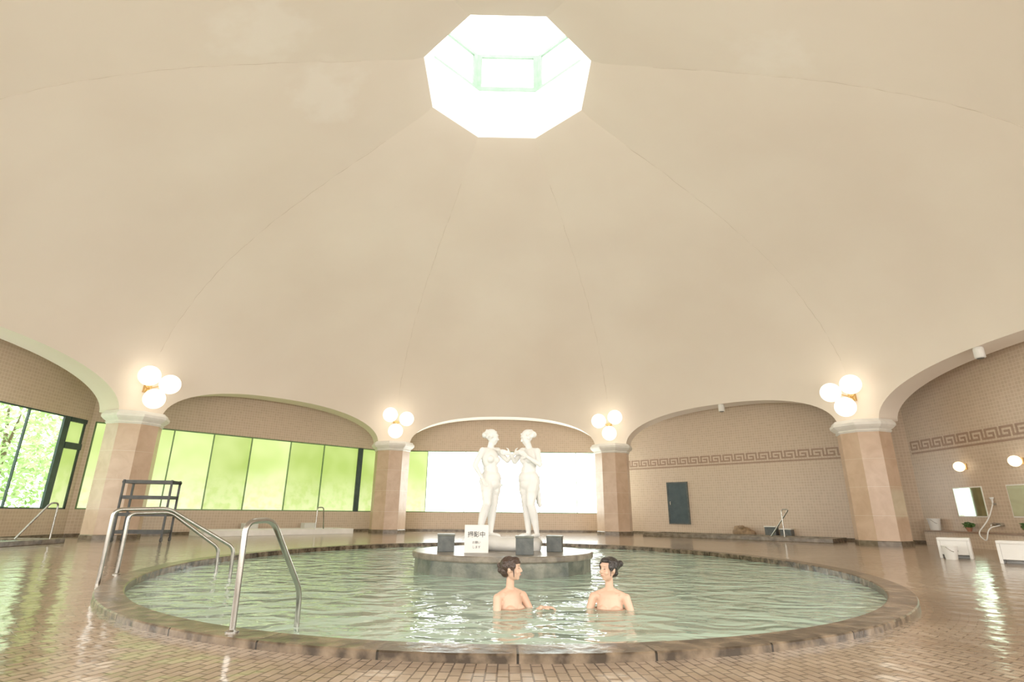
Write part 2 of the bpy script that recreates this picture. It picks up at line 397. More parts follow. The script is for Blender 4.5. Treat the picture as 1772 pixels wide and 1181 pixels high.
for k in range(8):
    az = k * math.pi / 4; ap = 2.9 * math.cos(R22); hw = 2.9 * math.sin(R22)
    root = empty('window_%d' % wn, (CX + ap * math.sin(az), CY + ap * math.cos(az), 15.0), -az, kind='structure', label='green-framed lantern window with bright glazing'); wn += 1
    finish('pane', boxes_mesh([(-hw, hw, 0.0, 0.02, 0, 1.6)]), m_sky, root)
    fr = [(-hw, hw, -.08, -.002, 0, .16), (-hw, hw, -.08, -.002, 1.48, 1.6), (-hw, -hw + .19, -.08, -.002, .16, 1.48), (hw - .19, hw, -.08, -.002, .16, 1.48)]
    finish('window_frame', boxes_mesh(fr), m_gframe, root)

# ------------------------------------------------------------------ outer walls
HWALL = APO * math.tan(R22)
def facet(k, dist=APO):
    az = k * math.pi / 4
    return (CX + dist * math.sin(az), CY + dist * math.cos(az), 0), -az
names = {0: 'far', -1: 'far_left', 1: 'far_right', -2: 'left', 2: 'right', -3: 'near_left', 3: 'near_right', 4: 'near'}
W0, W1 = 0.85, 3.72
for k, nm in names.items():
    loc, rz = facet(k)
    if k in (1, 2):
        bx = [(-HWALL - .12, HWALL + .12, 0, .3, 0, 5.42)]
    else:
        e = 0.12
        bx = [(-HWALL - .12, HWALL + .12, 0, .3, 0, W0), (-HWALL - .12, HWALL + .12, 0, .3, W1, 5.42), (-HWALL - .12, -HWALL + e, 0, .3, W0, W1), (HWALL - e, HWALL + .12, 0, .3, W0, W1)]
    o = finish('wall_' + nm, boxes_mesh(bx), m_tile, kind='structure', label='beige mosaic tiled wall'); o.location = loc; o.rotation_euler[2] = rz
    o = finish('baseboard_' + nm, boxes_mesh([(-HWALL + .02, HWALL - .02, -.03, 0, 0, .10)]), m_curb, kind='structure', label='dark stone baseboard'); o.location = loc; o.rotation_euler[2] = rz
# windows
def window(k, mullions, glass, hw=HWALL - .12, thick=(), fm=None):
    global wn
    loc, rz = facet(k)
    root = empty('window_%d' % wn, loc, rz, kind='structure', label='ribbon window with slim frames'); wn += 1  # label shared with the added unseen windows, k = -3, 3, 4
    edges = [-hw] + mullions + [hw]
    for a, b_, g in zip(edges[:-1], edges[1:], glass):
        finish('pane', boxes_mesh([(a, b_, .12, .13, W0, W1)]), g, root)
    fr = [(-hw, hw, .06, .11, W0, W0 + .04), (-hw, hw, .06, .11, W1 - .04, W1), (-hw, -hw + .06, .06, .11, W0, W1), (hw - .06, hw, .06, .11, W0, W1)]
    th = []
    for i, mlt in enumerate(mullions):
        if i in thick: th.append((mlt - .12, mlt + .12, .045, .119, W0, W1))
        else: fr.append((mlt - .016, mlt + .016, .05, .118, W0, W1))
    finish('window_frame', boxes_mesh(fr), fm or m_frame, root)
    if th: finish('window_frame', boxes_mesh(th), m_frame, root)
    return root
window(0, [-3.64, -1.8, 0, 1.8, 3.6], [m_fpale] + [m_fwhite] * 5, fm=m_mframe)
window(-1, [-4.6, -3.24, -1.86, -.41, 1.22, 2.76, 4.6], [m_fpale, m_fpale, m_fpale, m_fgreen, m_fpale, m_fgreen, m_fgreen, m_fgreen], thick=(6,), fm=m_mframe)
r = window(-2, [-3.0, -.5, 1.5, 3.4, 4.85], [m_clear] * 5 + [m_fgreen], thick=(4,))
finish('window_frame', boxes_mesh([(4.98, HWALL - .12, .03, .118, 2.72, 2.92), (4.98, HWALL - .12, .03, .118, 3.58, 3.72)]), m_frame, r)
for k in (-3, 3, 4):  # unseen windows, added behind the camera to light the dome
    window(k, [-2.8, 0, 2.8], [m_backfill] * 4)

# walkway ceiling ring
bm = bmesh.new()
a = [bm.verts.new((CX + 12.66 * math.sin(R22 / 4 + i * math.pi / 16), CY + 12.66 * math.cos(R22 / 4 + i * math.pi / 16), 5.44)) for i in range(32)]
c = [bm.verts.new((CX + 15.6 * math.sin(R22 / 4 + i * math.pi / 16), CY + 15.6 * math.cos(R22 / 4 + i * math.pi / 16), 5.44)) for i in range(32)]
for i in range(32): bm.faces.new((a[i], a[(i + 1) % 32], c[(i + 1) % 32], c[i]))
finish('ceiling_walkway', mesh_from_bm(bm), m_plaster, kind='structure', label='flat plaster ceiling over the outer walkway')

# greek key band
def meander(k, x0, x1, name):
    rows = ["11111110", "10000010", "10111010", "10001010", "11111011", "00000000", "11111111"]
    c = 0.062; z1 = 3.30; lst = []
    x = x0
    while x < x1 - 8 * c:
        for ri, row in enumerate(rows):
            ci = 0
            while ci < 8:
                if row[ci] == '1':
                    cj = ci
                    while cj < 8 and row[cj] == '1': cj += 1
                    lst.append((x + ci * c, x + cj * c, -.006, 0.0, z1 - (ri + 1) * c, z1 - ri * c)); ci = cj
                else: ci += 1
        x += 8 * c
    loc, rz = facet(k)
    o = finish(name, boxes_mesh(lst), m_meander, kind='structure', label='brown mosaic Greek key band on tiled wall'); o.location = loc; o.rotation_euler[2] = rz
meander(1, -HWALL + .1, HWALL - .1, 'trim_4'); meander(2, -HWALL + .1, HWALL - .1, 'trim_5')

# ------------------------------------------------------------------ floor with pool hole
def ell(th, s=0.0): return (PX + (PA + s) * math.cos(th), PY + (PB + s) * math.sin(th))
bm = bmesh.new(); NT = 160; rings = []
for j, q in enumerate((0, .15, .4, 1.0)):
    ring = []
    for i in range(NT):
        th = 2 * math.pi * i / NT
        ix, iy = ell(th, -0.15)
        dx, dy = math.cos(th), math.sin(th)
        best = 1e9
        for k in range(8):
            nx, ny = math.sin(k * math.pi / 4), math.cos(k * math.pi / 4)
            dn = dx * nx + dy * ny
            if dn > 1e-6:
                t = (APO + .2 - ((ix - CX) * nx + (iy - CY) * ny)) / dn
                if t > 0: best = min(best, t)
        ox, oy = ix + dx * best, iy + dy * best
        ring.append(bm.verts.new((ix + (ox - ix) * q, iy + (oy - iy) * q, 0)))
    rings.append(ring)
for j in range(3):
    for i in range(NT): bm.faces.new((rings[j][i], rings[j][(i + 1) % NT], rings[j + 1][(i + 1) % NT], rings[j + 1][i]))
o = finish('floor', mesh_from_bm(bm), m_floor, kind='structure', label='wet beige mosaic tile floor radiating from the pool')

# pool
pool = empty('round_pool', (0, 0, 0), label='large round sunken bath with wet brown stone rim', category='bath pool')
def ering(profile, mat, name, cap=False):
    bm = bmesh.new(); rr = []
    for s, z in profile:
        rr.append([bm.verts.new((*ell(2 * math.pi * i / 192, s), z)) for i in range(192)])
    for j in range(len(rr) - 1):
        for i in range(192): bm.faces.new((rr[j][i], rr[j][(i + 1) % 192], rr[j + 1][(i + 1) % 192], rr[j + 1][i]))
    if cap: bm.faces.new(rr[-1])
    return finish(name, mesh_from_bm(bm), mat, pool)
ering([(0, 0.0), (0, .042), (-.010, .052), (-.25, .052), (-.265, .042), (-.265, -.12)], m_rim, 'pool_rim')
ering([(-.265, -.12), (-.265, -.30), (-1.0, -.30), (-1.0, -.9)], m_basin, 'basin', cap=True)
ering([(-.266, WATER), (-.27, WATER)], m_water, 'water', cap=True)

# ------------------------------------------------------------------ columns
R = 0.71 / math.cos(R22)
sh = lathe([(R * 1.0, 0.14), (R * 1.0, 3.42)], 8, rot=R22)
ba = lathe([(R * 1.03, 0.0), (R * 1.03, .12), (R * 1.01, .14)], 8, rot=R22)
cp = lathe([(R * 1.01, 3.42), (R * 1.07, 3.47), (R * 1.03, 3.5), (R * 1.17, 3.58), (R * 1.24, 3.64), (R * 1.24, 3.72), (R * 1.18, 3.76), (R * 1.14, 3.82)], 8, rot=R22)
for i, kk in enumerate((-2, -1, 0, 1)):
    az = kk * math.pi / 4 + R22
    rc = 12.9
    root = empty('column', (CX + rc * math.sin(az), CY + rc * math.cos(az), 0), -az, label='octagonal salmon marble column with white plaster capital', category='column', group='columns around the bath hall')
    for nm, me, mt in (('shaft', sh, m_col), ('base', ba, m_curb), ('capital', cp, m_white)):
        finish(nm, me, mt, root)
    # globe lamp cluster
    rl = prof_by_h(4.75) - 0.02
    lroot = empty('wall_lamp', (CX + rl * math.sin(az), CY + rl * math.cos(az), 4.66), -az, label='cluster of three glowing opal globes on a brass bracket', category='lamp', group='globe lamps above columns')
    sgn = -1 if kk < 0 else 1
    gp = [(-.37, -.54, .31 if sgn < 0 else .18), (.37, -.54, .18 if sgn < 0 else .31), (-.10 if sgn < 0 else .10, -.60, -.40)]
    if i == 0:
        gme = sphere_mesh(.32, 4)
    arms = [tube_mesh([(0, .02, 0), (0, -.12, 0), (g[0] * .8, -.2, g[2] * .8), (g[0], g[1] + .2, g[2])], .02, .05) for g in gp]
    arms.append(boxes_mesh([(-.12, .12, -.06, .04, -.14, .14)], .02))
    finish('bracket', join_meshes(arms), m_brass, lroot)
    for g in gp:
        o = finish('globe', gme, m_globe, lroot, smooth=True); o.location = g

# ------------------------------------------------------------------ island + statues
def yw(p, f=.020):
    return (p[0] + f * p[1],) + tuple(p[1:])
IX, IY = 0.03, 9.75
isl = empty('fountain_island', (IX, IY, 0), label='round grey-green stone island in the middle of the bath', category='island')
m_islp = noisemat('island_panel_stone', (0.06, 0.075, 0.062), (0.23, 0.23, 0.185), 4, 0.35, bump=.4)
m_islt = noisemat('island_top_stone', (0.12, 0.10, 0.08), (0.27, 0.235, 0.185), 6, 0.3, bump=.3)
finish('body', lathe([(1.47, -.9), (1.47, .155)], 20, rot=.1), m_islp, isl)
finish('top_slab', lathe([(1.47, .155), (1.50, .16), (1.51, .18), (1.51, .235), (1.49, .25)], 64), m_islt, isl)

pr = [('ell', V((0, 0, .08)), (.56, .36, .13), None), ('ell', V((-.3, -.02, .12)), (.26, .28, .12), None), ('ell', V((.32, .02, .12)), (.26, .26, .12), None), ('cap', V((-.46, .1, .05)), .1, V((.46, -.12, .05)), .09)]
pl = finish('rock_plinth', sculpt(pr, .02, 6), m_statue, label='low white rock-shaped plaster plinth under the statues', category='plinth')
pl.location = (.13, 9.78, .25)

def hand_prims(w, d, n, side, s=1.0):
    d = d.normalized(); l = d.cross(n).normalized(); n = l.cross(d).normalized(); P = []
    rot = Matrix((l, d, n)).transposed()
    P.append(('ell', w + d * .045 * s, (.036 * s, .05 * s, .015 * s), rot))
    for i, ln in zip((-1.5, -.5, .5, 1.5), (.062, .075, .07, .055) if side < 0 else (.055, .07, .075, .062)):
        b0 = w + d * .08 * s + l * i * .021 * s; m1 = b0 + (d * .9 + n * .15) * ln * .55 * s; t1 = m1 + (d * .75 + n * .6) * ln * .5 * s
        P.append(('cap', b0, .0095 * s, m1, .0085 * s)); P.append(('cap', m1, .0085 * s, t1, .007 * s))
    b0 = w + d * .02 * s + l * side * .025 * s
    m1 = b0 + (d * .5 + l * side * .8) * .04 * s; P.append(('cap', b0, .012 * s, m1, .0105 * s)); P.append(('cap', m1, .0105 * s, m1 + (d * .9 + l * side * .3 + n * .2) * .032 * s, .008 * s))
    return P
def head_prims(c, yaw, pitch=0.0, s=1.0, tilt=0.0):
    R = Matrix.Rotation(yaw, 3, 'Z') @ Matrix.Rotation(pitch, 3, 'X') @ Matrix.Rotation(tilt, 3, 'Y')   # face looks along -Y at yaw 0
    def T(x, y, z): return c + R @ V((x, y, z)) * s
    def E(x, y, z, a, b_, cc): return ('ell', T(x, y, z), (a * s, b_ * s, cc * s), R)
    P = [E(0, .012, .022, .072, .090, .088), E(0, -.018, -.042, .055, .063, .066), E(0, -.050, -.088, .022, .021, .020),
         ('cap', T(0, -.082, .008), .007 * s, T(0, -.097, -.026), .0110 * s), E(-.011, -.087, -.030, .008, .009, .007), E(.011, -.087, -.030, .008, .009, .007),
         E(-.032, -.060, -.030, .024, .021, .023), E(.032, -.060, -.030, .024, .021, .023),
         E(0, -.075, -.058, .024, .011, .010), E(0, -.070, .038, .045, .014, .016),
         E(-.073, .008, -.008, .009, .018, .027), E(.073, .008, -.008, .009, .018, .027)]
    return P, T, R

def standing(pose, s, F=1.30):
    P = []
    g = {k: V(v) * s for k, v in pose.items() if isinstance(v, tuple)}
    def cap(a, ra, b_, rb): P.append(('cap', a, ra * s * F, b_, rb * s * F))
    def e(c, rr): P.append(('ell', c, tuple(x * s * 1.16 for x in rr), None))
    pv, ch = g['pelvis'], g['chest']
    e(pv, (.165, .125, .13)); e(pv + V((-.06, .06, -.05)) * s, (.09, .10, .10)); e(pv + V((.06, .06, -.05)) * s, (.09, .10, .10)); e(ch, (.140, .105, .155))
    cap(pv + V((0, 0, .06)) * s, .096, ch - V((0, 0, .08)) * s, .092)
    cap(pv + V((-.035, 0, .13)) * s, .080, pv + V((.035, 0, .13)) * s, .080)
    e(ch + V((-.068, -.090, -.015)) * s, (.056, .048, .055)); e(ch + V((.068, -.090, -.015)) * s, (.056, .048, .055))
    nk = ch + V((0, .01, .13)) * s
    cap(g['shl'], .040, g['shr'], .040); cap(nk, .046, g['head'] + V((0, .02, -.07)) * s, .040)
    cap(nk + V((0, 0, .02)) * s, .040, g['shl'] + V((.04, 0, .0)) * s, .036); cap(nk + V((0, 0, .02)) * s, .040, g['shr'] + V((-.04, 0, .0)) * s, .036)
    for sd in 'lr':
        cap(g['sh' + sd], .042, g['el' + sd], .034); cap(g['el' + sd], .035, g['wr' + sd], .022)
        cap(g['hip' + sd], .088, g['kn' + sd], .054)
        mid = g['hip' + sd] * .6 + g['kn' + sd] * .4; cap(g['hip' + sd], .088, mid + V((0, -.01, 0)) * s, .080)
        cf = (g['kn' + sd] * .62 + g['an' + sd] * .38) + V((0, .018, 0)) * s
        cap(g['kn' + sd], .052, cf, .055); cap(cf, .055, g['an' + sd], .032)
        an = g['an' + sd]; fx = -.03 if sd == 'l' else .03
        cap(an + V((0, .03, -.045)) * s, .028, an + V((fx, -.13, -.055)) * s, .022); cap(an + V((fx, -.12, -.055)) * s, .025, an + V((fx * 1.2, -.17, -.058)) * s, .017)
        d = g['hd' + sd]; P.extend(hand_prims(g['wr' + sd], d, V((0, -1, .01)) if abs(d.normalized().y) < .9 else V((0, 0, -1)), 1 if sd == 'l' else -1, s * 1.15))
    hp, T, R = head_prims(g['head'], pose['yaw'], pose.get('pitch', 0), s * 1.1)
    P += hp
    # wavy pinned-up hair
    s2 = s * 1.1
    P.append(('ell', T(0, .03, .042), (.084 * s2, .095 * s2, .085 * s2), R)); P.append(('ell', T(0, .125, .02), (.048 * s2, .045 * s2, .048 * s2), R))
    rr = random.Random(3)
    for i in range(26):
        a_ = rr.uniform(-2.6, 2.6); zz = rr.uniform(-.02, .10); q = math.sqrt(max(.05, 1 - ((zz - .03) / .11) ** 2))
        if abs(a_) > 1.9 and zz < .05: continue
        P.append(('ell', T(.085 * q * math.sin(a_), .025 + .095 * q * math.cos(a_), zz), (.024 * s2, .022 * s2, .018 * s2), R))
    # cloth slung round the hips
    cap(pv + V((-.12, -.02, -.04)) * s, .050, pv + V((.10, -.07, -.11)) * s, .046); cap(pv + V((.10, -.05, -.11)) * s, .05, pv + V((.13, .03, -.06)) * s, .05)
    e(pv + V((0, -.035, -.10)) * s, (.12, .095, .09))
    cap(pv + V((.13, .05, -.06)) * s, .035, pv + V((.15, .10, -.42)) * s, .028); cap(pv + V((.10, .09, -.06)) * s, .035, pv + V((.11, .12, -.38)) * s, .028)
    return P
SC = 1.073
poseA = dict(pelvis=(.03, 0, .91), chest=(0, 0, 1.22), shl=(-.165, 0, 1.345), shr=(.165, 0, 1.37), head=(.03, -.02, 1.575), yaw=math.radians(40), pitch=math.radians(8),
    ell=(-.28, .05, 1.10), wrl=(-.23, -.08, .90), hdl=(.25, -.4, -.8), elr=(.24, -.16, 1.20), wrr=(.27, -.30, 1.30), hdr=(.8, -.5, .3),
    hipl=(-.075, 0, .86), knl=(-.13, -.10, .50), anl=(-.15, .05, .08), hipr=(.10, 0, .86), knr=(.085, -.01, .48), anr=(.06, .02, .08))
poseB = dict(pelvis=(-.025, 0, .91), chest=(.0, 0, 1.22), shl=(-.16, 0, 1.37), shr=(.16, 0, 1.345), head=(-.04, -.035, 1.57), yaw=math.radians(-38), pitch=math.radians(18),
    ell=(-.21, -.14, 1.18), wrl=(-.20, -.27, 1.30), hdl=(-.7, -.5, .2), elr=(.235, -.03, 1.12), wrr=(.10, -.19, 1.24), hdr=(-.7, -.1, .5),
    hipl=(-.09, 0, .86), knl=(-.07, -.01, .48), anl=(-.045, .02, .08), hipr=(.075, 0, .86), knr=(.095, -.10, .5), anr=(.10, .05, .08))
for pose, x, rot, lab in ((poseA, -.22, 42, 'white plaster standing female statue reaching out one hand'), (poseB, .49, -42, 'white plaster standing female statue with hand on chest')):
    o = finish('statue', sculpt(standing(pose, SC), .0085, 4), m_statue, label=lab, category='statue')
    o.location = (x, 9.78, .46); o.rotation_euler[2] = math.radians(rot)

# sign
sg = empty('sign_board', (-.39, 9.02, .25), math.radians(4), label='white sign board with black Japanese lettering leaning upright', category='sign')
bd = finish('board', boxes_mesh([(-.19, .19, 0, .03, .0, .42)], .006), m_plastic, sg); bd.rotation_euler[0] = math.radians(-8)
finish('stand_leg', tube_mesh([(0, .04, .30), (0, .2, .02)], .012), m_plastic, sg)
def text(body, size, x, z, par, off=.0):
    cu = bpy.data.curves.new('t', 'FONT'); cu.body = body; cu.size = size; cu.align_x = 'CENTER'; cu.extrude = .001; cu.offset = off
    o = bpy.data.objects.new('tmp', cu); COL.objects.link(o); dg = bpy.context.evaluated_depsgraph_get()
    me = bpy.data.meshes.new_from_object(o.evaluated_get(dg)); bpy.data.objects.remove(o); me.materials.clear()
    me.transform(Matrix.Translation((x, -.003, z)) @ Matrix.Rotation(math.pi / 2, 4, 'X'))
    return finish('lettering', me, m_ink, par)
text('撮影中', .095, 0, .24, bd, .0008); text('お願い', .045, 0, .14, bd); text('します', .045, 0, .07, bd)

# dark blocks on the island
def block(x, y, rz, s=.27):
    root = empty('stone_block', (x, y, .25), rz, label='small dark slate block seat on the island edge', category='block', group='slate blocks on the island')
    finish('body', boxes_mesh([(-s / 2, s / 2, -s / 2, s / 2, 0, s * .88)], .008), m_slate, root)
    finish('top', boxes_mesh([(-s / 2 - .008, s / 2 + .008, -s / 2 - .008, s / 2 + .008, s * .88, s)], .008), m_islp, root)
block(-.90, 9.35, .1); block(.36, 8.78, -.05); block(.89, 9.5, -.2, .25)

# ------------------------------------------------------------------ rails
def rail(pts, r, lab, grp=None, flange=()):
    root = empty('grab_rail', pts[0], 0, label=lab, category='handrail', group=grp)
    p0 = V(pts[0]); loc = [V(p) - p0 for p in pts]
    finish('tube', tube_mesh(loc, r, .09), m_steel, root)
    for f in flange:
        fo = finish('flange', lathe([(r * 2.1, 0), (r * 2.1, .008), (r * 1.2, .018)], 20), m_steel, root); fo.location = V(f) - p0
    return root
L1 = 'stainless steel grab rail descending into the bath water'
Y = lambda l: [yw(p) for p in l]
rail(Y([(-1.93, 4.17, .052), (-1.95, 4.18, .775), (-1.86, 4.42, .785), (-1.74, 4.84, .23), (-1.74, 4.88, -.29)]), .021, L1, 'bath entry rails', Y([(-1.93, 4.17, .052)]))
rail(Y([(-4.98, 7.12, .0), (-4.98, 7.12, .85), (-4.54, 7.5, .87), (-3.90, 8.1, .36), (-3.88, 8.12, -.88)]), .024, L1, 'bath entry rails')
rail(Y([(-5.44, 8.1, .0), (-5.44, 8.1, .80), (-5.06, 8.42, .82), (-4.54, 8.95, .30), (-4.52, 8.97, -.29)]), .024, L1, 'bath entry rails', Y([(-5.44, 8.1, .0)]))

# small side baths
def side_bath(k, dist, x0, x1, w, h, lab, mat=m_curb):
    loc, rz = facet(k, dist)
    root = empty('side_bath', loc, rz, label=lab, category='bath pool')
    t = .22
    finish('curb', boxes_mesh([(x0, x1, 0, t, 0, h), (x0, x1, w - t, w, 0, h), (x0, x0 + t, t, w - t, 0, h), (x1 - t, x1, t, w - t, 0, h)], .015), mat, root)
    finish('water', boxes_mesh([(x0 + t, x1 - t, t, w - t, .01, h - .05)]), m_water, root)
side_bath(1, 11.6, -3.4, 3.6, 1.7, .14, 'low rectangular side bath with dark stone curb')
side_bath(-1, 11.7, -2.4, 3.2, 1.5, .2, 'low rectangular side bath with pale stone curb', m_white)
side_bath(-2, 11.5, -3.5, 2.6, 2.1, .12, 'low rectangular side bath with wet dark curb')
L2 = 'small stainless grab rail at a side bath'
def frail(k, dist, x, w, h, dirx=1):
    loc, rz = facet(k, dist); Rz = Matrix.Rotation(rz, 3, 'Z')
    f = lambda a, b_, z: tuple(V(loc) + Rz @ V((a, b_, z)))
    rail([f(x, 0, .12), f(x, 0, h), f(x + dirx * .25, 0, h), f(x + dirx * w, .3, .14)], .022, L2, 'side bath rails')
frail(1, 11.7, 2.1, -.55, 1.05, 1); frail(-1, 11.8, 1.6, .5, 1.0, 1); frail(-2, 11.6, 2.2, .7, 1.0, -1)

def at(k, dist, x, z=0):
    loc, rz = facet(k, dist); return tuple(V(loc) + Matrix.Rotation(rz, 3, 'Z') @ V((x, 0, z))), rz
loc, rz = at(1, 13.62, -.1)
o = finish('stone_spout', sculpt([('ell', V((0, 0, .2)), (.4, .2, .22), None), ('ell', V((.3, -.05, .15)), (.25, .18, .16), None), ('cap', V((-.25, 0, .35)), .09, V((.1, -.18, .4)), .07)], .025, 3), noisemat('rock_tan', (0.18, 0.11, 0.06), (0.38, 0.26, 0.15), 7, .7, bump=.5), label='rough tan rock hot-water spout beside the side bath', category='rock spout')
o.location = (loc[0], loc[1], .0); o.rotation_euler[2] = rz
for i, x in enumerate((1.0, 1.55)):
    loc, rz = at(1, 13.68, x)
    root = empty('valve_box', loc, rz, label='small grey pump box standing by the tiled wall', category='box', group='pump boxes')
    finish('body', boxes_mesh([(-.2, .2, -.18, .18, 0, .42 - i * .08)], .02), m_slate, root); finish('lid', boxes_mesh([(-.22, .22, -.2, .2, .42 - i * .08, .46 - i * .08)], .01), m_white, root)

# ------------------------------------------------------------------ rack cart
cart = empty('shelf_cart', (-10.02, 16.1, 0), math.radians(8), label='black metal shelf cart on castors beside the column', category='cart')
W, Dp = .62, .27
for z in (.22, .68, 1.14, 1.56):
    b_ = [(-W, W, -Dp, Dp, z, z + .03), (-W, W, -Dp - .01, -Dp + .01, z, z + .09), (-W, W, Dp - .01, Dp + .01, z, z + .09), (-W, -W + .02, -Dp, Dp, z, z + .09), (W - .02, W, -Dp, Dp, z, z + .09)]
    finish('shelf', boxes_mesh(b_), m_black, cart)
for x in (-W, W):
    for y in (-Dp, Dp):
        finish('post', boxes_mesh([(x - .024, x + .024, y - .024, y + .024, .12, 1.66)]), m_black, cart)
        w = lathe([(.02, -.02), (.06, -.02), (.06, .02), (.02, .02)], 20); w.transform(Matrix.Rotation(math.pi / 2, 4, 'Y'))
        o = finish('castor', w, m_black, cart); o.location = (x, y, .062)
for x in (-W, W): finish('handle', tube_mesh([(x, -Dp, 1.5), (x * 1.08, -Dp, 1.62), (x * 1.08, Dp, 1.62), (x, Dp, 1.5)], .014, .05), m_black, cart)

# ------------------------------------------------------------------ right wall fixtures
loc, rz = facet(2)
cn = empty('wash_counter', (CX + APO, CY, 0), rz, label='long low tiled wash counter along the wall', category='counter')
finish('body', boxes_mesh([(-5.4, 1.5, -.38, -.02, 0, .40)]), m_tile, cn)
finish('worktop', boxes_mesh([(-5.4, 1.5, -.42, -.02, .40, .44)], .01), m_ledge, cn)
for i, wy in enumerate((16.5, 14.65)):
    base = V((CX + APO, wy, 0))
    mr = empty('wall_mirror', base + V((0, 0, .85)), rz, label='rectangular white-framed wash mirror on tiled wall', category='mirror', group='wash mirrors')
    finish('glass', boxes_mesh([(-.5, .5, -.022, -.012, .03, .83)]), m_mirror, mr)
    finish('mirror_frame', boxes_mesh([(-.53, .53, -.012, 0, -.005, .865)], .004), m_white, mr)
    lp = empty('sconce', base + V((0, -.12, 2.3)), rz, label='small glowing round wall lamp above a mirror', category='lamp', group='small wall lamps')
    finish('backplate', boxes_mesh([(-.09, .09, -.04, 0, -.09, .09)], .01), m_brass, lp)
    o = finish('globe', sphere_mesh(.15, 3), m_smallglobe, lp, smooth=True); o.location = (0, -.18, 0)
    sw = empty('hand_shower', base + V((0, -.85, .5)), rz, label='chrome hand shower with looping white hose', category='shower', group='hand showers')
    finish('faucet', join_meshes([boxes_mesh([(-.14, .14, -.12, -.02, .12, .2)], .02), tube_mesh([(0, -.1, .16), (0, -.28, .18), (0, -.3, .1)], .018, .04)]), m_steel, sw)
    finish('hose', tube_mesh([(.08, -.08, .14), (.12, -.5, .06), (.05, -.56, -.32), (-.2, -.56, -.1), (-.12, -.2, .3), (0, -.08, .72)], .016, .2), m_plastic, sw)
    finish('shower_head', lathe([(.02, 0), (.025, .1), (.05, .14), (.055, .17)], 16), m_plastic, sw).location = (0, -.08, .72)
    finish('holder', boxes_mesh([(-.03, .03, -.09, 0, .68, .74)], .008), m_steel, sw)
def bucket(p, s=1.0, lab='small white plastic wash bucket on the counter'):
    root = empty('bucket', p, .4, label=lab, category='bucket', group='white buckets')
    finish('body', lathe([(.10 * s, .0), (.105 * s, .01), (.135 * s, .25 * s), (.145 * s, .26 * s), (.145 * s, .275 * s), (.128 * s, .27 * s), (.1 * s, .03)], 32), m_plastic, root)
    finish('handle', tube_mesh([(-.14 * s, 0, .25 * s), (-.12 * s, -.1 * s, .16 * s), (.12 * s, -.1 * s, .16 * s), (.14 * s, 0, .25 * s)], .006, .08), m_steel, root)
bucket((13.78, 17.8, .44), 1.3)
def leaves_mesh(n, rad, size, center=(0, 0, 0), up=.3):
    bm = bmesh.new()
    for _ in range(n):
        while True:
            q = V((random.uniform(-1, 1), random.uniform(-1, 1), random.uniform(-1, 1)))
            if q.length < 1: break
        q = V(center) + V((q.x * rad[0], q.y * rad[1], q.z * rad[2]))
        Rr = Euler((random.uniform(-1, 1), random.uniform(-1, 1), random.uniform(0, 6.28))).to_matrix()
        s = size * random.uniform(.6, 1.3)
        vs = [bm.verts.new(q + Rr @ V(c) * s) for c in ((-.5, 0, 0), (0, -.25, .06), (.6, 0, 0), (0, .25, .06))]
        bm.faces.new(vs)
    me = bpy.data.meshes.new('l'); bm.to_mesh(me); bm.free(); return me
for wy in (16.5, 14.65):
    pt = empty('potted_plant', (13.78, wy, .44), 0, label='small leafy plant in a terracotta pot on the counter', category='plant', group='counter plants')
    finish('pot', lathe([(.05, 0), (.08, .1), (.085, .12), (.07, .12), (.06, .08)], 20), m_pot, pt)
    finish('leaves', leaves_mesh(90, (.12, .18, .09), .1, (0, 0, .18)), m_leafd, pt)
# boxy bath stools: moulded block with open front and a drum-shaped roll at one end
def bath_stool(x, y, rz, s=1.0):
    root = empty('bath_stool', (x, y, 0), rz, label='boxy white moulded plastic bath stool with open sides', category='stool', group='bath stools')
    t = .035
    finish('seat', boxes_mesh([(-.26 * s, .26 * s, -.19 * s, .19 * s, .33 * s, .39 * s)], .02 * s), m_plastic, root)
    for xx in (-.235, .235):
        finish('side_panel', boxes_mesh([((xx - .025) * s, (xx + .025) * s, -.18 * s, .18 * s, 0, .335 * s)], .012 * s), m_plastic, root)
    finish('back_panel', boxes_mesh([(-.21 * s, .21 * s, .13 * s, .17 * s, .0, .335 * s)], .008 * s), m_plastic, root)
    finish('front_skirt', boxes_mesh([(-.21 * s, .21 * s, -.18 * s, -.15 * s, .07 * s, .335 * s)], .008 * s), m_plastic, root)
bath_stool(9.86, 12.3, -.75, 1.08); bath_stool(9.95, 10.9, -.85, 1.08)
bucket((9.42, 11.9, 0), 1.0, 'small white plastic wash bucket on the wet floor')
for x in (-.2, 2.2):
    loc, rz = at(-1, 13.6, x)
    bath_stool(loc[0], loc[1], rz)

# hatch panel on right tiled wall
loc, rz = facet(1)
Rz = Matrix.Rotation(rz, 3, 'Z')
lx = (V((7.85, 24.7, 0)) - V(loc)).dot(Rz @ V((1, 0, 0)))
dr = empty('door_1', V(loc) + Rz @ V((lx, 0, .45)), rz, kind='structure', label='dark slate metal service hatch set in tiled wall')
finish('door_leaf', boxes_mesh([(-.44, .44, -.05, -.01, .04, 1.72)], .006), m_panel, dr)
finish('door_frame', boxes_mesh([(-.5, -.44, -.06, 0, 0, 1.78), (.44, .5, -.06, 0, 0, 1.78), (-.44, .44, -.06, 0, 0, .04), (-.44, .44, -.06, 0, 1.72, 1.78)]), m_slate, dr)
finish('handle', boxes_mesh([(-.38, -.34, -.09, -.05, .8, .95)], .006), m_steel, dr)

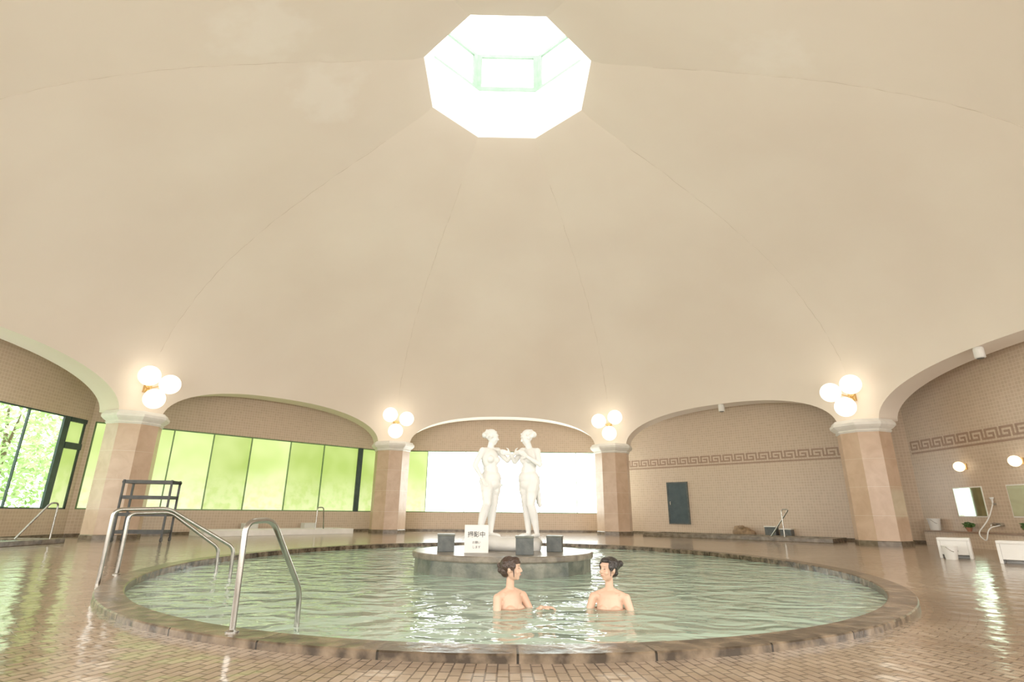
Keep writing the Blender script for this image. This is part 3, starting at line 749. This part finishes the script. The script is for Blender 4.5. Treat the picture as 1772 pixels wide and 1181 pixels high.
# small speakers under the arches
for k, d in ((1, 0.0), (2, -math.radians(3.5))):
    p = dome_pt(k * math.pi / 4, d, 5.15, .1)
    root = empty('ceiling_speaker', (p[0], p[1], arch_h(d)), -k * math.pi / 4, label='small white cylindrical speaker hanging under the arch', category='speaker', group='arch speakers')
    finish('body', lathe([(.10, -.30), (.12, -.28), (.12, -.04), (.1, 0.0)], 24), m_plastic, root)
    finish('grille', lathe([(.085, -.31), (.085, -.30)], 24), m_slate, root)

# ------------------------------------------------------------------ people
def person(x, y, body_yaw, head_yaw, hairmat, style, lab, arms, seed):
    root = empty('person', (x, y, 0), 0, label=lab, category='person')
    B = Matrix.Rotation(body_yaw, 3, 'Z')
    def T(a, b_, c): return B @ V((a, b_, 0)) + V((0, 0, c))
    P = []
    hc = T(0, -.02, .322)
    def cap(a, ra, b_, rb): P.append(('cap', a, ra, b_, rb))
    P.append(('ell', T(0, 0, -.03), (.130, .092, .16), B)); P.append(('ell', T(0, 0, .065), (.110, .070, .07), B))
    P.append(('ell', T(0, 0, -.40), (.16, .12, .13), B)); cap(T(0, 0, -.16), .100, T(0, 0, -.34), .11)
    P.append(('ell', T(-.062, -.076, -.06), (.056, .048, .058), B)); P.append(('ell', T(.062, -.076, -.06), (.056, .048, .058), B))
    cap(T(0, .015, .10), .044, T(0, .005, .23), .040)
    cap(T(-.140, .005, .070), .038, T(.140, .005, .070), .038)
    for s in (-1, 1): cap(T(0, .012, .135), .032, T(s * .135, .008, .080), .033)
    cap(T(-.10, -.030, .100), .009, T(-.015, -.050, .082), .010); cap(T(.10, -.030, .100), .009, T(.015, -.050, .082), .010)
    for s, (el, wr, hd) in zip((-1, 1), arms):
        sh_ = T(s * .160, .005, .062); e_ = T(*el); w_ = T(*wr)
        cap(sh_, .044, e_, .034); cap(e_, .035, w_, .022)
        P.extend(hand_prims(w_, B @ V(hd), V((0, 0, -1)) if abs(hd[2]) < .7 else V((0, 1, 0)), s * -1))
        hip = T(s * .09, 0, -.42); kn = T(s * .12, -.24, -.76); an = T(s * .12, .2, -.83)
        cap(hip, .088, kn, .06); cap(kn, .055, an, .036); cap(an, .035, T(s * .12, .32, -.85), .025)
    hp, HT, R = head_prims(hc, head_yaw, math.radians(-3))
    P += hp
    finish('body', sculpt(P, .0062, 5), m_skin, root, label='bare-shouldered skin')
    H = lambda a, b_, c, rr: ('ell', HT(a, b_, c), rr, R)
    hair = [H(0, .032, .036, (.081, .092, .086)), H(0, -.028, .080, (.060, .050, .034))]
    for s in (-1, 1): hair.append(H(s * .066, -.012, .032, (.017, .048, .048)))
    rr_ = random.Random(seed)
    for i in range(14):   # loose strands over the crown
        a0 = rr_.uniform(-1.2, 1.2); hair.append(('cap', HT(.07 * math.sin(a0), -.055 + .02 * abs(a0), .075 + .015 * math.cos(a0)), .008, HT(.075 * math.sin(a0 * 1.1), .07, .085 * math.cos(a0 * .9) + .02), .008))
    if style == 'bun':
        hair += [H(0, .115, .040, (.048, .042, .046)), H(.02, .148, .055, (.034, .032, .034)), H(-.02, .14, .02, (.03, .03, .03)), H(0, .07, -.03, (.058, .045, .045))]
        hair += [('cap', HT(.072, -.03, .03), .007, HT(.070, -.035, -.06), .004), ('cap', HT(-.072, -.03, .03), .007, HT(-.070, -.035, -.06), .004)]
    else:
        hair += [H(0, .070, -.02, (.066, .052, .062)), H(0, -.058, .055, (.052, .030, .024)), H(.0, .112, -.01, (.042, .040, .038)), H(.01, .13, .03, (.03, .03, .03))]
        hair += [('cap', HT(.072, -.03, .04), .011, HT(.071, -.035, -.075), .005), ('cap', HT(-.072, -.03, .04), .011, HT(-.071, -.035, -.075), .005)]
    finish('hair', sculpt(hair, .005, 2), hairmat, root)
    for s in (-1, 1):
        for c, rr, nm, mt in (((s * .029, -.0780, .003), (.010, .004, .004), 'eye', m_eye), ((s * .030, -.0795, .022), (.012, .003, .0018), 'eyebrow', m_hair2)):
            sm = sphere_mesh(1, 2, rr); sm.transform(R.to_4x4()); o = finish(nm, sm, mt, root, smooth=True); o.location = HT(*c)
    sm = sphere_mesh(1, 2, (.021, .005, .005)); sm.transform(R.to_4x4()); o = finish('mouth', sm, m_lip, root, smooth=True); o.location = HT(0, -.084, -.058)
    tw = [(.150, -.50), (.150, -.3), (.142, -.12), (.148, -.06), (.151, -.034), (.145, -.030), (.13, -.06)]
    tm = lathe([(r, z) for r, z in tw], 48, sy=.78, close=False)
    for v in tm.vertices:
        if v.co.y < 0 and v.co.z > -.3: v.co.y *= 1.22
    tm.transform(B.to_4x4())
    finish('towel', tm, m_towel, root, smooth=True, label='brown bath towel wrapped around the chest')
    return root
person(0.10, 5.82, math.radians(38), math.radians(74), m_hair2, 'bob', 'bathing woman with brown hair turned toward her companion',
       [((-.21, -.05, -.17), (-.12, -.24, -.22), (.4, -.8, 0)), ((.21, -.09, -.11), (.19, -.24, -.022), (.788, -.616, .03))], 1)
person(1.08, 5.82, math.radians(-16), math.radians(-56), m_hair, 'bun', 'bathing woman with black hair in a bun smiling',
       [((-.235, -.03, -.16), (-.19, -.22, -.26), (.5, -.8, 0)), ((.235, -.03, -.16), (.17, -.22, -.26), (-.5, -.8, 0))], 2)

# ------------------------------------------------------------------ exterior
finish('floor_outside', boxes_mesh([(-60, -15.5, -10, 60, -.3, -.1)]), m_grass, kind='structure', label='grassy ground outside the windows')
for i, (x, y, h, r) in enumerate(((-18.2, 17.6, 5.0, 1.7), (-19.6, 21.6, 6.0, 2.1), (-23.5, 18.5, 7, 2.2), (-24.3, 23.6, 7.5, 2.5), (-18.6, 13.4, 5, 1.9), (-28.5, 27.2, 8, 2.7), (-23, 29.5, 8, 2.6))):
    t = empty('tree', (x, y, -.1), 0, label='leafy green garden tree outside the window', category='tree', group='garden trees')
    finish('trunk', sculpt([('cap', V((0, 0, 0)), .16, V((.1, .1, h * .5)), .1), ('cap', V((.1, .1, h * .5)), .1, V((-.4, .3, h * .8)), .05), ('cap', V((.1, .1, h * .5)), .08, V((.7, -.3, h * .75)), .04)], .05, 2), m_bark, t)
    finish('foliage', leaves_mesh(2200, (r, r, h * .48), .30, (0, 0, h * .52)), m_leaf, t)

# ------------------------------------------------------------------ lights
w = bpy.data.worlds.new('World'); S.world = w; w.use_nodes = True
w.node_tree.nodes['Background'].inputs[0].default_value = (0.90, 0.97, 0.98, 1); w.node_tree.nodes['Background'].inputs[1].default_value = 4.6

# ------------------------------------------------------------------ camera
cam = bpy.data.cameras.new('Camera'); cam.sensor_width = 36; cam.lens = 929 / 1772 * 36; cam.clip_start = .05
co = bpy.data.objects.new('Camera', cam); COL.objects.link(co)
co.matrix_world = Matrix.Translation((0, 0, .85)) @ Matrix.Rotation(math.radians(-.9), 4, 'Z') @ Matrix.Rotation(math.radians(90 + 17.78), 4, 'X') @ Matrix.Rotation(math.radians(.5), 4, 'Z')
S.camera = co
S.view_settings.view_transform = 'Standard'; S.view_settings.look = 'None'; S.view_settings.exposure = 0.14; S.view_settings.gamma = 1.10
